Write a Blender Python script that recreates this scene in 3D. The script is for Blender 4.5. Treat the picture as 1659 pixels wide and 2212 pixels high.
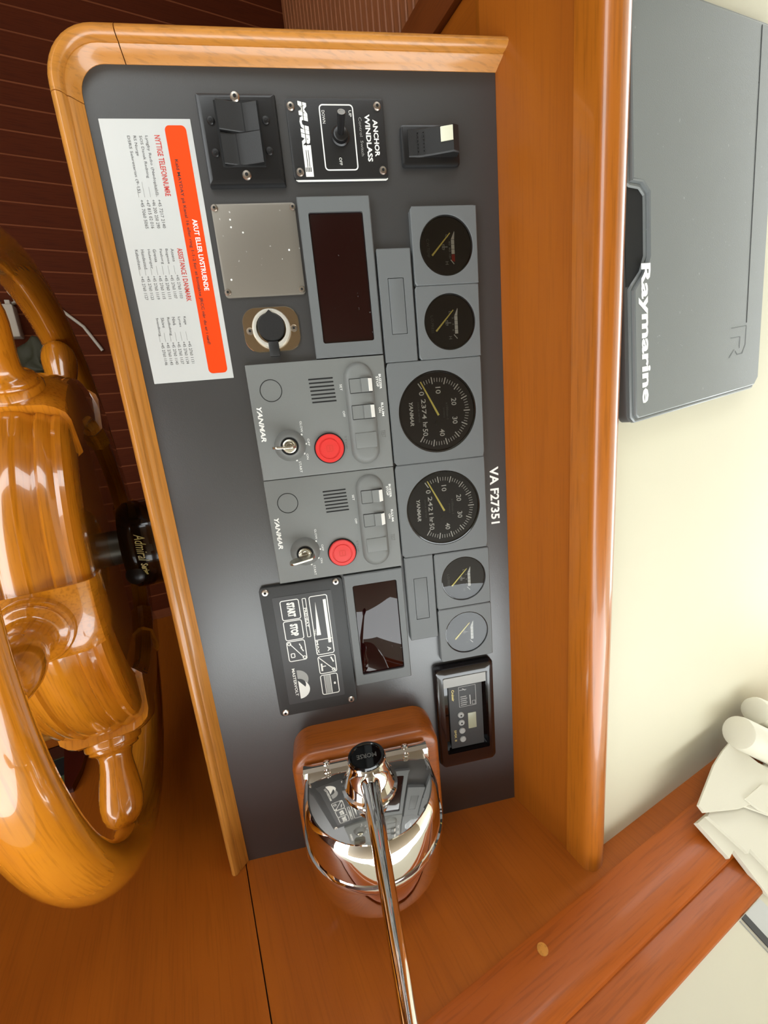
import bpy, bmesh, math, random
from math import sin, cos, pi, radians
from mathutils import Matrix, Vector
for o in list(bpy.data.objects): bpy.data.objects.remove(o)
S = bpy.context.scene; COL = S.collection
random.seed(7)

# ------------------------------------------------------------ camera, world, exposure
TILT = 0.296202                     # slope of the instrument panel (17 degrees)
cam = bpy.data.cameras.new('camera'); camo = bpy.data.objects.new('camera', cam); COL.objects.link(camo)
cam.sensor_fit = 'VERTICAL'; cam.sensor_height = 36.0; cam.lens = 14.482; cam.clip_start = 0.01; cam.clip_end = 60
camo.matrix_world = Matrix(((0.0938887, -0.9691649, -0.2278253, -0.1248),
                            (0.8913821, 0.1837526, -0.4143344, -0.2089),
                            (0.4434218, -0.1641781, 0.8811485, 0.4109), (0, 0, 0, 1)))
S.camera = camo
W = bpy.data.worlds.new('overcast_daylight'); S.world = W; W.use_nodes = True
bg = W.node_tree.nodes['Background']; bg.inputs[0].default_value = (0.94, 0.99, 1.0, 1); bg.inputs[1].default_value = 10.5
S.view_settings.view_transform = 'Standard'; S.view_settings.look = 'None'; S.view_settings.gamma = 1
S.view_settings.use_curve_mapping = False; S.view_settings.exposure = -0.70

# ------------------------------------------------------------ materials
MATS = {}
def lin(c):
    return tuple((x / 255 / 12.92 if x / 255 <= .04045 else ((x / 255 + .055) / 1.055) ** 2.4) for x in c) + (1,)
def base(name):
    m = bpy.data.materials.new(name); m.use_nodes = True; nt = m.node_tree
    return m, nt, nt.nodes['Principled BSDF']
def inp(b, **k):
    for a, v in k.items(): b.inputs[a.replace('_', ' ')].default_value = v
def plain(name, rgb, rough=.5, metal=0., coat=0., spec=.5, speck=0., bump=0., bscale=400, var=.06):
    m, nt, b = base(name); L = nt.links; N = nt.nodes
    inp(b, Roughness=rough, Metallic=metal); b.inputs['Coat Weight'].default_value = coat
    b.inputs['Coat Roughness'].default_value = .04 if rough < .3 or coat > .5 else rough; b.inputs['Specular IOR Level'].default_value = spec
    tc = N.new('ShaderNodeTexCoord'); nz = N.new('ShaderNodeTexNoise'); nz.inputs['Scale'].default_value = 18; nz.inputs['Detail'].default_value = 6
    L.new(tc.outputs['Object'], nz.inputs['Vector'])
    mx = N.new('ShaderNodeMix'); mx.data_type = 'RGBA'; c = lin(rgb)
    mx.inputs['A'].default_value = tuple(x * (1 - var) for x in c[:3]) + (1,); mx.inputs['B'].default_value = tuple(min(1, x * (1 + var)) for x in c[:3]) + (1,)
    L.new(nz.outputs['Fac'], mx.inputs['Factor']); out = mx.outputs['Result']
    if speck:
        v = N.new('ShaderNodeTexNoise'); v.inputs['Scale'].default_value = 260; v.inputs['Detail'].default_value = 1
        L.new(tc.outputs['Object'], v.inputs['Vector'])
        r = N.new('ShaderNodeValToRGB'); r.color_ramp.elements[0].position = .765; r.color_ramp.elements[1].position = .80
        L.new(v.outputs['Fac'], r.inputs['Fac'])
        m2 = N.new('ShaderNodeMix'); m2.data_type = 'RGBA'; L.new(r.outputs['Color'], m2.inputs['Factor']); L.new(out, m2.inputs['A'])
        m2.inputs['B'].default_value = tuple(min(1, x + speck) for x in c[:3]) + (1,); out = m2.outputs['Result']
    L.new(out, b.inputs['Base Color'])
    if bump:
        n2 = N.new('ShaderNodeTexNoise'); n2.inputs['Scale'].default_value = bscale; n2.inputs['Detail'].default_value = 3
        L.new(tc.outputs['Object'], n2.inputs['Vector']); bp = N.new('ShaderNodeBump'); bp.inputs['Strength'].default_value = bump; bp.inputs['Distance'].default_value = .0006
        L.new(n2.outputs['Fac'], bp.inputs['Height']); L.new(bp.outputs['Normal'], b.inputs['Normal'])
    MATS[name] = m; return m
def wood(name, dark, light, axis='X', rough=.35, coat=.4, scale=1., streak=.5, pore=.5, coatr=.08, contrast=.25, coord=None, spec=.5):
    m, nt, b = base(name); L = nt.links; N = nt.nodes; b.inputs['Specular IOR Level'].default_value = spec
    inp(b, Roughness=rough); b.inputs['Coat Weight'].default_value = coat; b.inputs['Coat Roughness'].default_value = coatr
    tc = N.new('ShaderNodeTexCoord'); src = tc.outputs['Object']
    if coord: at = N.new('ShaderNodeAttribute'); at.attribute_name = coord; src = at.outputs['Vector']
    def noise(along, across, detail, dist=0.):
        mp = N.new('ShaderNodeMapping'); s = [across * scale] * 3; s['XYZ'.index(axis)] = along * scale
        mp.inputs['Scale'].default_value = s; L.new(src, mp.inputs['Vector'])
        n = N.new('ShaderNodeTexNoise'); n.inputs['Scale'].default_value = 1; n.inputs['Detail'].default_value = detail; n.inputs['Distortion'].default_value = dist
        L.new(mp.outputs['Vector'], n.inputs['Vector']); return n
    a = noise(2.2, 26, 5, .6); f = noise(16, 420, 3); g = noise(1.2, 7, 2, .3)
    r = N.new('ShaderNodeValToRGB'); r.color_ramp.elements[0].position = .5 - contrast; r.color_ramp.elements[1].position = .5 + contrast
    r.color_ramp.elements[0].color = lin(dark); r.color_ramp.elements[1].color = lin(light)
    ad = N.new('ShaderNodeMath'); ad.operation = 'MULTIPLY_ADD'; L.new(a.outputs['Fac'], ad.inputs[0]); ad.inputs[1].default_value = streak
    ml = N.new('ShaderNodeMath'); ml.operation = 'MULTIPLY'; L.new(g.outputs['Fac'], ml.inputs[0]); ml.inputs[1].default_value = 1 - streak
    L.new(ml.outputs[0], ad.inputs[2]); L.new(ad.outputs[0], r.inputs['Fac'])
    pr = N.new('ShaderNodeValToRGB'); pr.color_ramp.elements[0].position = .34; pr.color_ramp.elements[1].position = .5
    pr.color_ramp.elements[0].color = (1 - pore,) * 3 + (1,); pr.color_ramp.elements[1].color = (1, 1, 1, 1)
    L.new(f.outputs['Fac'], pr.inputs['Fac'])
    mx = N.new('ShaderNodeMix'); mx.data_type = 'RGBA'; mx.blend_type = 'MULTIPLY'; mx.inputs['Factor'].default_value = 1
    L.new(r.outputs['Color'], mx.inputs['A']); L.new(pr.outputs['Color'], mx.inputs['B']); L.new(mx.outputs['Result'], b.inputs['Base Color'])
    bp = N.new('ShaderNodeBump'); bp.inputs['Strength'].default_value = .06; bp.inputs['Distance'].default_value = .001
    L.new(f.outputs['Fac'], bp.inputs['Height']); L.new(bp.outputs['Normal'], b.inputs['Normal'])
    MATS[name] = m; return m
def glass(name, tint=(1, 1, 1), refl=1.45, rough=.0):
    # clear cover: transparent body with a Fresnel mirror skin
    m = bpy.data.materials.new(name); m.use_nodes = True; nt = m.node_tree; N = nt.nodes; L = nt.links
    for n in list(N):
        if n.type != 'OUTPUT_MATERIAL': N.remove(n)
    out = [n for n in N if n.type == 'OUTPUT_MATERIAL'][0]
    t = N.new('ShaderNodeBsdfTransparent'); t.inputs[0].default_value = tint + (1,)
    g = N.new('ShaderNodeBsdfGlossy'); g.inputs['Roughness'].default_value = rough
    f = N.new('ShaderNodeFresnel'); f.inputs['IOR'].default_value = refl
    mx = N.new('ShaderNodeMixShader'); L.new(f.outputs[0], mx.inputs[0]); L.new(t.outputs[0], mx.inputs[1]); L.new(g.outputs[0], mx.inputs[2]); L.new(mx.outputs[0], out.inputs[0])
    MATS[name] = m; return m

wood('veneer_x', (124, 60, 7), (162, 89, 17), 'X', rough=.42, spec=.35, coat=.06, pore=.10, contrast=.45)
wood('veneer_z', (128, 60, 8), (172, 92, 20), 'Z', rough=.42, spec=.3, coat=.05, pore=.12, contrast=.42)
wood('veneer_y', (160, 100, 34), (196, 134, 60), 'Y', rough=.42, coat=.15, pore=.2, contrast=.3)
wood('rail_wood', (140, 72, 12), (184, 108, 28), 'X', rough=.30, coat=.5, pore=.2, contrast=.3)
wood('trim_wood', (172, 106, 34), (210, 146, 64), 'X', rough=.32, coat=.5, pore=.22, contrast=.3)
wood('trim_wood_y', (172, 106, 34), (210, 146, 64), 'Y', rough=.32, coat=.5, pore=.22, contrast=.3)
wood('side_moulding', (143, 64, 10), (178, 92, 20), 'Y', rough=.42, spec=.3, coat=.12, pore=.2, contrast=.3)
wood('pedestal_wood', (128, 62, 10), (170, 92, 24), 'Y', rough=.38, coat=.25, pore=.25, contrast=.3)
wood('wheel_wood', (164, 88, 12), (218, 142, 34), 'X', rough=.16, coat=1.0, pore=.22, coatr=.02, contrast=.3)
wood('wheel_ring', (164, 88, 12), (218, 142, 34), 'X', rough=.16, coat=1.0, pore=.22, coatr=.02, contrast=.3, scale=1.3, coord='grain')
wood('sole_wood', (66, 24, 6), (84, 34, 10), 'Y', rough=.7, spec=.1, coat=.0, pore=.2, contrast=.35)
wood('sole_inlay', (110, 58, 32), (124, 68, 40), 'Y', rough=.7, spec=.1, coat=.0, pore=.1)
wood('slat_wood', (134, 74, 40), (168, 104, 62), 'X', rough=.5, coat=.0, pore=.3)
wood('dark_wood', (58, 22, 8), (84, 36, 14), 'Z', rough=.4, coat=.2, pore=.2)
wood('post_wood', (98, 44, 14), (126, 62, 22), 'Z', rough=.4, coat=.2, pore=.2)
wood('mahogany', (44, 10, 4), (70, 18, 8), 'Z', rough=.2, coat=.6, pore=.2)
plain('panel_grey', (44, 44, 45), rough=.35, spec=1.0, coat=.5, speck=.0, bump=.15, bscale=900, var=.05)
plain('module_grey', (97, 100, 100), rough=.50, bump=.12, bscale=1200, var=.03)
plain('module_grey_lit', (109, 111, 108), rough=.5, bump=.12, bscale=1200, var=.03)  # same plastic as module_grey, lightened to paint in the brighter light there
plain('black_plastic', (20, 20, 21), rough=.32, bump=.06, bscale=900)
plain('black_satin', (26, 26, 26), rough=.45, bump=.2, bscale=1500)
plain('dark_face', (46, 47, 47), rough=.5, bump=.2, bscale=1500)
plain('face_inner', (66, 67, 68), rough=.45, bump=.2, bscale=1500)
plain('gap_black', (6, 6, 6), rough=.8)
plain('dial_brown', (38, 31, 29), rough=.6)
plain('dial_black', (34, 33, 32), rough=.6)
plain('print_white', (232, 232, 226), rough=.5, var=.02)
plain('print_grey', (150, 150, 146), rough=.5, var=.02)
plain('print_dim', (96, 96, 92), rough=.5, var=.02)
plain('print_black', (40, 38, 38), rough=.6)
plain('print_ink', (96, 96, 96), rough=.6)
plain('print_red', (196, 52, 36), rough=.6)
plain('print_gold', (214, 196, 120), rough=.4)
plain('paper', (192, 193, 190), rough=.55, var=.02)
plain('orange_band', (224, 66, 4), rough=.6, spec=.2, var=.02)
plain('needle_yellow', (255, 236, 132), rough=.4)
plain('dial_red', (170, 40, 34), rough=.5)
plain('button_red', (206, 44, 40), rough=.38, coat=.3, var=.03)
plain('display_red', (26, 4, 4), rough=.02, spec=.45, speck=.05)
plain('cream', (196, 190, 166), rough=.55, bump=.05, var=.02)
plain('cream_panel', (206, 201, 180), rough=.5, var=.02)
plain('ceiling_wood', (118, 104, 84), rough=.6)
plain('canvas', (208, 203, 186), rough=.6, bump=.1, bscale=700, var=.02)
plain('plotter_grey', (98, 102, 102), rough=.34, spec=.9, bump=.15, bscale=1100, speck=.08, var=.04)
plain('plotter_side', (62, 62, 62), rough=.5)
plain('plotter_mark', (84, 87, 88), rough=.5)
plain('steel', (196, 188, 178), rough=.28, metal=1.0, var=.05)
plain('plate_steel', (128, 122, 112), rough=.45, metal=.5, speck=.25, var=.05)
plain('socket_steel', (205, 186, 160), rough=.16, metal=1.0, var=.08)
plain('collar_steel', (228, 226, 216), rough=.30, metal=.6, var=.03)
plain('olive_cloth', (46, 44, 22), rough=.7, bump=.4, bscale=60, var=.4)
plain('chrome', (235, 232, 228), rough=.035, metal=1.0, var=.02)
plain('key_metal', (190, 186, 172), rough=.25, metal=1.0)
plain('lcd', (150, 150, 128), rough=.3)
plain('lamp_white', (214, 214, 190), rough=.35)
plain('gloss_black', (9, 9, 10), rough=.08, coat=.6)
plain('frame_gloss', (16, 9, 10), rough=.16, coat=.6)
plain('silver_grey', (150, 150, 146), rough=.4)
plain('shaft_grey', (90, 86, 76), rough=.4, metal=.6)
plain('magazine_green', (70, 92, 60), rough=.4, var=.6)
plain('magazine_pale', (190, 184, 172), rough=.5, var=.1)
plain('cable_grey', (176, 166, 150), rough=.5)
glass('clear_cover', (.96, .96, .96), 1.5)
glass('display_cover', (.8, .25, .22), 1.55)

# ------------------------------------------------------------ mesh building
def rrect(x0, x1, y0, y1, r, n=5):
    r = max(min(r, (x1 - x0) / 2 - 1e-6, (y1 - y0) / 2 - 1e-6), 1e-6); P = []
    for cx, cy, a in ((x1 - r, y1 - r, 0), (x0 + r, y1 - r, 90), (x0 + r, y0 + r, 180), (x1 - r, y0 + r, 270)):
        for k in range(n + 1):
            t = radians(a + 90 * k / n); P.append((cx + r * cos(t), cy + r * sin(t)))
    return P
class MB:
    def __init__(s): s.v = []; s.f = []
    def add(s, v, f, mat=None):
        o = len(s.v)
        s.v += [tuple(mat @ Vector(p)) if mat else tuple(p) for p in v]; s.f += [tuple(i + o for i in q) for q in f]; return s
    def box(s, x0, x1, y0, y1, z0, z1, b=0., mat=None, seg=2):
        bm = bmesh.new(); bmesh.ops.create_cube(bm, size=1)
        for v in bm.verts: v.co = Vector((x0 + (v.co.x + .5) * (x1 - x0), y0 + (v.co.y + .5) * (y1 - y0), z0 + (v.co.z + .5) * (z1 - z0)))
        if b: bmesh.ops.bevel(bm, geom=bm.edges[:], offset=b, segments=seg, affect='EDGES', profile=.5)
        bm.verts.index_update(); s.add([v.co[:] for v in bm.verts], [[v.index for v in f.verts] for f in bm.faces], mat); bm.free(); return s
    def loft(s, loops, closed=True, cap0=True, cap1=True, mat=None):
        n = len(loops[0]); v = [p for l in loops for p in l]; f = []
        for i in range(len(loops) - 1):
            for j in range(n if closed else n - 1):
                k = (j + 1) % n; f.append((i * n + j, i * n + k, (i + 1) * n + k, (i + 1) * n + j))
        if cap0: f.append(tuple(range(n - 1, -1, -1)))
        if cap1: f.append(tuple((len(loops) - 1) * n + j for j in range(n)))
        return s.add(v, f, mat)
    def slab(s, x0, x1, y0, y1, z0, z1, r=.002, b=.001, n=5, mat=None):
        L = []
        for d, z in ((0, z0), (0, z1 - b), (b * .3, z1 - b * .3), (b, z1)):
            L.append([(x, y, z) for x, y in rrect(x0 + d, x1 - d, y0 + d, y1 - d, max(r - d, r * .3), n)])
        return s.loft(L, mat=mat)
    def ring(s, o, i, z0, z1, ri=.001, ro=.002, b=.0, n=5, mat=None):      # rounded rectangular frame; o, i = (x0,x1,y0,y1)
        A = rrect(*o, ro, n); B = rrect(*i, ri, n); A2 = rrect(o[0] + b, o[1] - b, o[2] + b, o[3] - b, max(ro - b, .0004), n) if b else A
        L = [[(x, y, z0) for x, y in B], [(x, y, z0) for x, y in A], [(x, y, z1 - b) for x, y in A], [(x, y, z1) for x, y in A2], [(x, y, z1) for x, y in B], [(x, y, z0) for x, y in B]]
        return s.loft(L, cap0=False, cap1=False, mat=mat)
    def lathe(s, prof, n=32, mat=None, a0=0., a1=2 * pi, caps=True):                     # profile of (r, z) about z
        full = abs(a1 - a0 - 2 * pi) < 1e-6; m = n if full else n + 1; v = []; f = []
        for r, z in prof:
            for k in range(m): t = a0 + (a1 - a0) * k / n; v.append((r * cos(t), r * sin(t), z))
        for i in range(len(prof) - 1):
            for k in range(n):
                j = (k + 1) % m; f.append((i * m + k, i * m + j, (i + 1) * m + j, (i + 1) * m + k))
        if caps and full and prof[0][0] > 1e-7: f.append(tuple(range(m - 1, -1, -1)))
        if caps and full and prof[-1][0] > 1e-7: f.append(tuple((len(prof) - 1) * m + k for k in range(m)))
        return s.add(v, f, mat)
    def tube(s, pts, rad, n=10, caps=True):
        pts = [Vector(p) for p in pts]; L = []; up = None
        for i, p in enumerate(pts):
            d = (pts[min(i + 1, len(pts) - 1)] - pts[max(i - 1, 0)]).normalized()
            if up is None: up = d.orthogonal().normalized()
            up = (up - d * up.dot(d)).normalized(); w = d.cross(up); r = rad[i] if isinstance(rad, (list, tuple)) else rad
            L.append([tuple(p + up * (r * cos(2 * pi * k / n)) + w * (r * sin(2 * pi * k / n))) for k in range(n)])
        return s.loft(L, cap0=caps, cap1=caps)
    def prism(s, poly, h0, h1, plane='XY', mat=None):
        def m(p, h): return {'XY': (p[0], p[1], h), 'YZ': (h, p[0], p[1]), 'XZ': (p[0], h, p[1])}[plane]
        return s.loft([[m(p, h0) for p in poly], [m(p, h1) for p in poly]], mat=mat)
    def text(s, body, x0, x1, y0, y1, z, t=.0002, shear=0., bold=0., mat=None, rot=0.):
        if x1 == x0: return s
        cu = bpy.data.curves.new('tmp', 'FONT'); cu.body = body; cu.size = 1; cu.shear = shear; cu.offset = bold; cu.resolution_u = 2; cu.extrude = 0
        ob = bpy.data.objects.new('tmp', cu); me = bpy.data.meshes.new_from_object(ob)
        V = [v.co.copy() for v in me.vertices]; F = [tuple(p.vertices) for p in me.polygons]
        bpy.data.objects.remove(ob); bpy.data.curves.remove(cu); bpy.data.meshes.remove(me)
        if not V: return s
        ax0 = min(v.x for v in V); ax1 = max(v.x for v in V); ay0 = min(v.y for v in V); ay1 = max(v.y for v in V)
        P = [(x0 + (v.x - ax0) / max(ax1 - ax0, 1e-6) * (x1 - x0), y0 + (v.y - ay0) / max(ay1 - ay0, 1e-6) * (y1 - y0), z + t) for v in V]
        if rot:
            cx, cy = (x0 + x1) / 2, (y0 + y1) / 2
            P = [(cx + (x - cx) * cos(rot) - (y - cy) * sin(rot), cy + (x - cx) * sin(rot) + (y - cy) * cos(rot), w) for x, y, w in P]
        return s.add(P, F, mat)
    def bar(s, p, q, w, z, t=.0002):                                          # a printed line from p to q
        p = Vector(p); q = Vector(q); d = (q - p).normalized(); nn = Vector((-d.y, d.x)) * (w / 2)
        return s.add([(*(p + nn), z + t), (*(p - nn), z + t), (*(q - nn), z + t), (*(q + nn), z + t)], [(0, 1, 2, 3)])
    def flat(s, poly, z): return s.add([(x, y, z) for x, y in poly], [tuple(range(len(poly)))])
    def outline(s, x0, x1, y0, y1, r, w, z, t=.0002, n=4):                     # a printed rounded outline
        A = rrect(x0, x1, y0, y1, r, n); B = rrect(x0 + w, x1 - w, y0 + w, y1 - w, max(r - w, .0002), n); k = len(A)
        return s.add([(x, y, z + t) for x, y in A] + [(x, y, z + t) for x, y in B], [(i, (i + 1) % k, k + (i + 1) % k, k + i) for i in range(k)])
    def build(s, name, mat, parent=None, smooth=35, label=None, grain=None):
        me = bpy.data.meshes.new(name); me.from_pydata(s.v, [], s.f); me.validate()
        bm = bmesh.new(); bm.from_mesh(me); bmesh.ops.remove_doubles(bm, verts=bm.verts, dist=1e-6); bmesh.ops.recalc_face_normals(bm, faces=bm.faces); bm.to_mesh(me); bm.free()
        me.materials.append(MATS[mat])
        if smooth:
            me.shade_smooth(); me.set_sharp_from_angle(angle=radians(smooth))
        if grain:
            at = me.attributes.new('grain', 'FLOAT_VECTOR', 'POINT')
            for i, v in enumerate(me.vertices): at.data[i].vector = grain(v.co)
        o = bpy.data.objects.new(name, me); COL.objects.link(o)
        if parent: o.parent = parent
        if label: o['label'] = label
        return o
def printed(build_fn): m = MB(); build_fn(m); return m
def tag(o, label=None, cat=None, group=None, kind=None):
    if label: o['label'] = label
    if cat: o['category'] = cat
    if group: o['group'] = group
    if kind: o['kind'] = kind
    return o
def thing(name, label, cat, loc=(0, 0, 0), rot=None, group=None):
    o = bpy.data.objects.new(name, None); COL.objects.link(o); o.empty_display_size = .02; o.location = loc
    if rot: o.rotation_euler = rot
    return tag(o, label, cat, group)
PR = Matrix.Rotation(TILT, 4, 'X')
def onpanel(name, label, cat, u, v, group=None, w=0.):               # a thing standing on the sloped panel; local x = along, y = up the slope, z = out
    return thing(name, label, cat, PR @ Vector((u, v, w)), (TILT, 0, 0), group)
def dup(o, loc=None, label=None):
    c = o.copy(); COL.objects.link(c)
    if loc is not None: c.location = loc
    if label: c['label'] = label
    for ch in o.children:
        k = ch.copy(); COL.objects.link(k); k.parent = c
        for g in ch.children: q = g.copy(); COL.objects.link(q); q.parent = k
    return c
def child_copy(o, parent, loc=None, rot=None):
    c = o.copy(); COL.objects.link(c); c.parent = parent
    if loc is not None: c.location = loc
    if rot is not None: c.rotation_euler = rot
    return c
def screw(parent, x, y, z, r=.0032, name='screw', mat='steel', slot=True):
    m = MB(); m.lathe([(r, 0), (r, r * .25), (r * .8, r * .5), (r * .36, r * .55), (r * .34, r * .2), (0, r * .2)], 18)
    o = m.build(name, mat, parent); o.location = (x, y, z)
    if slot: MB().lathe([(r * .36, 0), (r * .36, r * .62), (0, r * .62)], 12).build('drive_recess_dark', 'gap_black', o)  # black disc painting in the darkness of the drive hole
    return o

# ------------------------------------------------------------ the setting
XS = .4255                                  # inner face of the starboard side
ZF = -.98                                   # cabin sole
fl = MB().box(-1.7, XS + .03, -1.7, .4, ZF - .05, ZF - .0006).build('floor', 'sole_inlay'); tag(fl, 'dark brown planked cabin sole with thin pale inlay lines', kind='structure')
x = -.1031 + .0502 * 10; PW = .0502
plank = None
for k in range(42):
    x1 = -.1031 + PW * (10 - k); x0 = x1 - PW
    if plank is None:
        plank = MB().box(0, PW - .0034, -1.7, .36, -.004, 0, .0004, seg=1).build('plank', 'sole_wood', fl); plank.location = (x0 + .0017, 0, ZF)
    else: child_copy(plank, fl, (x0 + .0017, 0, ZF))

# starboard side: two veneered panels with a seam, an open pocket in the aft one
wr = MB().box(XS + .012, XS + .03, -.2318, .95, ZF, .18).build('wall_right', 'dark_wood'); tag(wr, 'warm brown veneered cabin side', kind='structure')
MB().box(XS, XS + .02, -.2305, .95, ZF, .180, .0006, seg=1).build('panel', 'veneer_z', wr)
py0, py1, pz0, pz1 = -.680, -.475, -.510, -.260
m = MB(); m.box(XS, XS + .02, -1.7, py0, ZF, .180); m.box(XS, XS + .02, py1, -.2318, ZF, .180); m.box(XS, XS + .02, py0, py1, ZF, pz0); m.box(XS, XS + .02, py0, py1, pz1, .180)
m.build('panel', 'veneer_z', wr)
m = MB(); m.box(XS + .018, XS + .21, py0 - .01, py1 + .01, pz0 - .012, pz0); m.box(XS + .018, XS + .21, py0 - .012, py0, pz0, pz1); m.box(XS + .018, XS + .21, py1, py1 + .012, pz0, pz1)
m.box(XS + .20, XS + .21, py0, py1, pz0, pz1); m.box(XS + .018, XS + .21, py0, py1, pz1, pz1 + .012); m.build('pocket_lining', 'dark_wood', wr)
MB().box(XS - .010, XS, -.70, -.522, -.585, -.508, .002).build('pocket_lip', 'veneer_y', wr)
MB().prism([(-.5257, -.5700), (-.5060, -.5600), (-.4760, -.5000), (-.4595, -.4301), (-.4600, -.3700), (-.4660, -.3330), (-.4770, -.3360), (-.4900, -.4000), (-.5080, -.4900)], XS - .012, XS + .02, 'YZ').build('pocket_cheek', 'mahogany', wr)

# moulded wooden capping along the side
prof = [(XS + .03, .172), (XS - .008, .172), (XS - .0085, .176)]
prof += [(XS - .007, .198), (XS - .004, .214), (XS - .0005, .223), (XS + .004, .2275), (XS + .0085, .228), (XS + .0100, .2258), (XS + .0105, .2245), (XS + .0125, .2265), (XS + .0145, .239), (XS + .0165, .250), (XS + .019, .2555), (XS + .0215, .258), (XS + .024, .2585), (XS + .034, .2585), (XS + .034, .172)]
cap = MB().prism(prof, -1.7, .95, 'XZ').build('trim_1', 'side_moulding', smooth=28); tag(cap, 'reddish moulded wooden capping rail along the cabin side', kind='structure')
bung = MB(); bung.lathe([(.0055, 0), (.0055, .0008), (0, .0010)], 20, Matrix.Translation((XS - .0078, .027, .186)) @ Matrix.Rotation(-pi / 2 + .07, 4, 'Y')); bung.build('bung', 'trim_wood', cap)
# cream liner below the side window, with its sill strip and window opening above
wn = MB().prism([(XS + .0235, .2570), (XS + .0300, .2570), (XS + .085, .42), (XS + .079, .42)], -1.7, .95, 'XZ').build('window_1', 'cream_panel'); tag(wn, 'cream lining under the side window', kind='structure')
for y0, y1, mt, nm, q in ((.2475, .2550, 'plotter_side', 'track', .0022), (.2550, .2860, 'paper', 'track_cover', .0014), (.2430, .2442, 'silver_grey', 'seam_strip', .0008)):
    MB().prism([(XS + .0245 - q, .2595), (XS + .0245, .2595), (XS + .0785, .418), (XS + .0785 - q, .418)], y0, y1, 'XZ').build(nm, mt, wn)

# unseen ceiling, port side and aft bulkhead of the wheelhouse, sized for the light
ce = MB().prism([(-1.7, -1.7), (.60, -1.7), (.60, -.38), (.53, .10), (.53, .92), (-1.7, .92)], 1.05, 1.09).build('ceiling', 'ceiling_wood'); tag(ce, kind='structure')
wl = MB().box(-1.74, -1.7, -1.7, .92, ZF, .66).build('wall_left', 'dark_wood'); tag(wl, kind='structure')
wb = MB().box(-1.7, .5, -1.74, -1.7, ZF, .40).build('wall_back', 'dark_wood'); tag(wb, kind='structure')
m = MB(); m.box(-1.7, .55, .86, .90, .30, 1.05); m.box(-1.7, -.95, .86, .90, .03, .56); m.build('windshield_mask', 'cream_panel'); tag(bpy.data.objects['windshield_mask'], kind='structure')  # unseen added panels narrowing the windshield to cut light on the dash
# forward bulkhead to port of the console: slats, post and panel
wf = MB().box(-1.7, -.44, .285, .31, ZF, .02).build('wall_front', 'dark_wood'); tag(wf, 'wooden bulkhead with close horizontal slats left of the console', kind='structure')
slat = None
for k in range(40):
    z = -.955 + k * .0235
    if z > 0: break
    if slat is None:
        slat = MB().box(-1.62, -.765, .2735, .286, -.0105, .0105, .002, seg=1).build('slat', 'slat_wood', wf); slat.location = (0, 0, z)
    else: child_copy(slat, wf, (0, 0, z))
MB().box(-.762, -.694, .262, .286, ZF, .02, .002).build('post', 'post_wood', wf)
MB().box(-.693, -.46, .272, .286, ZF, .02, .001).build('panel', 'veneer_z', wf)

# ------------------------------------------------------------ helm console
con = thing('helm_console', 'varnished wooden helm console with dark grey sloping instrument panel and cream dash top', 'console', (0, 0, 0))
YF = -.205
MB().prism([(YF, ZF), (YF, -.092), (.128, .012), (.128, .036), (.80, .03), (.80, ZF)], -.440, XS - .001, 'YZ').build('console_body', 'dark_wood', con)
m = MB(); pm = PR.copy()
poly = [(.4275, .1345), (-.4345, .1345)] + [(-.4125 + .022 * cos(radians(a)), -.2155 + .022 * sin(radians(a))) for a in range(180, 271, 15)] + [(.4275, -.2375)]
m.loft([[(*p, -.012) for p in poly], [(*p, 0) for p in poly]], mat=pm); pb = m.build('panel_board', 'panel_grey', con)
# profiled border trim: left leg, corner and front leg
def trim_loops(path):                       # path: (u, v, outward normal)
    prof = [(-.0002, -.004), (0, .0005), (.0030, .0040), (.0062, .0085), (.0078, .0098), (.0086, .0098), (.0092, .0122), (.0112, .0150), (.0140, .0163), (.0168, .0155), (.0190, .0130), (.0200, .0095), (.0200, -.030), (-.0002, -.030)]
    return [[tuple(PR @ Vector((u + nx * d, v + ny * d, w))) for d, w in prof] for u, v, nx, ny in path]
m = MB(); m.loft(trim_loops([(-.4345, .160, -1, 0), (-.4345, -.1975, -1, 0)])); m.build('border_trim', 'trim_wood_y', con)
cu, cv, cr = -.4115, -.2145, .023
arc = [(cu - cr, -.1983, -1, 0)] + [(cu + cr * cos(radians(a)), cv + cr * sin(radians(a)), cos(radians(a)), sin(radians(a))) for a in range(180, 271, 9)] + [(-.4062, cv - cr, 0, -1)]
m = MB(); m.loft(trim_loops(arc)); m.build('corner_trim', 'trim_wood_y', con)
m = MB(); m.loft(trim_loops([(-.4054, cv - cr, 0, -1), (.4250, cv - cr, 0, -1)])); m.build('front_trim', 'trim_wood', con)
# upright veneer behind the panel, the rail above it and the dash top
MB().prism([(.1278, .020), (.1345, .131), (.1500, .131), (.1500, .020)], -1.2, XS, 'YZ').build('upstand', 'veneer_x', con)
MB().box(-1.2, -.455, .140, .285, .0, .04, .002).build('underside_panel', 'veneer_x', con)
rp = [(.1318, .1265), (.1312, .146)] + [(.1432 + .012 * cos(radians(a)), .1485 + .0125 * sin(radians(a))) for a in range(180, 60, -15)] + [(.1520, .1600), (.1600, .1560), (.1660, .1500), (.1680, .1450), (.1680, .1265)]
MB().prism(rp, -1.2, XS, 'YZ').build('rail', 'rail_wood', con, smooth=30)
MB().box(-1.2, XS, .160, .90, .120, .145).build('dash_top', 'cream', con)

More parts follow.
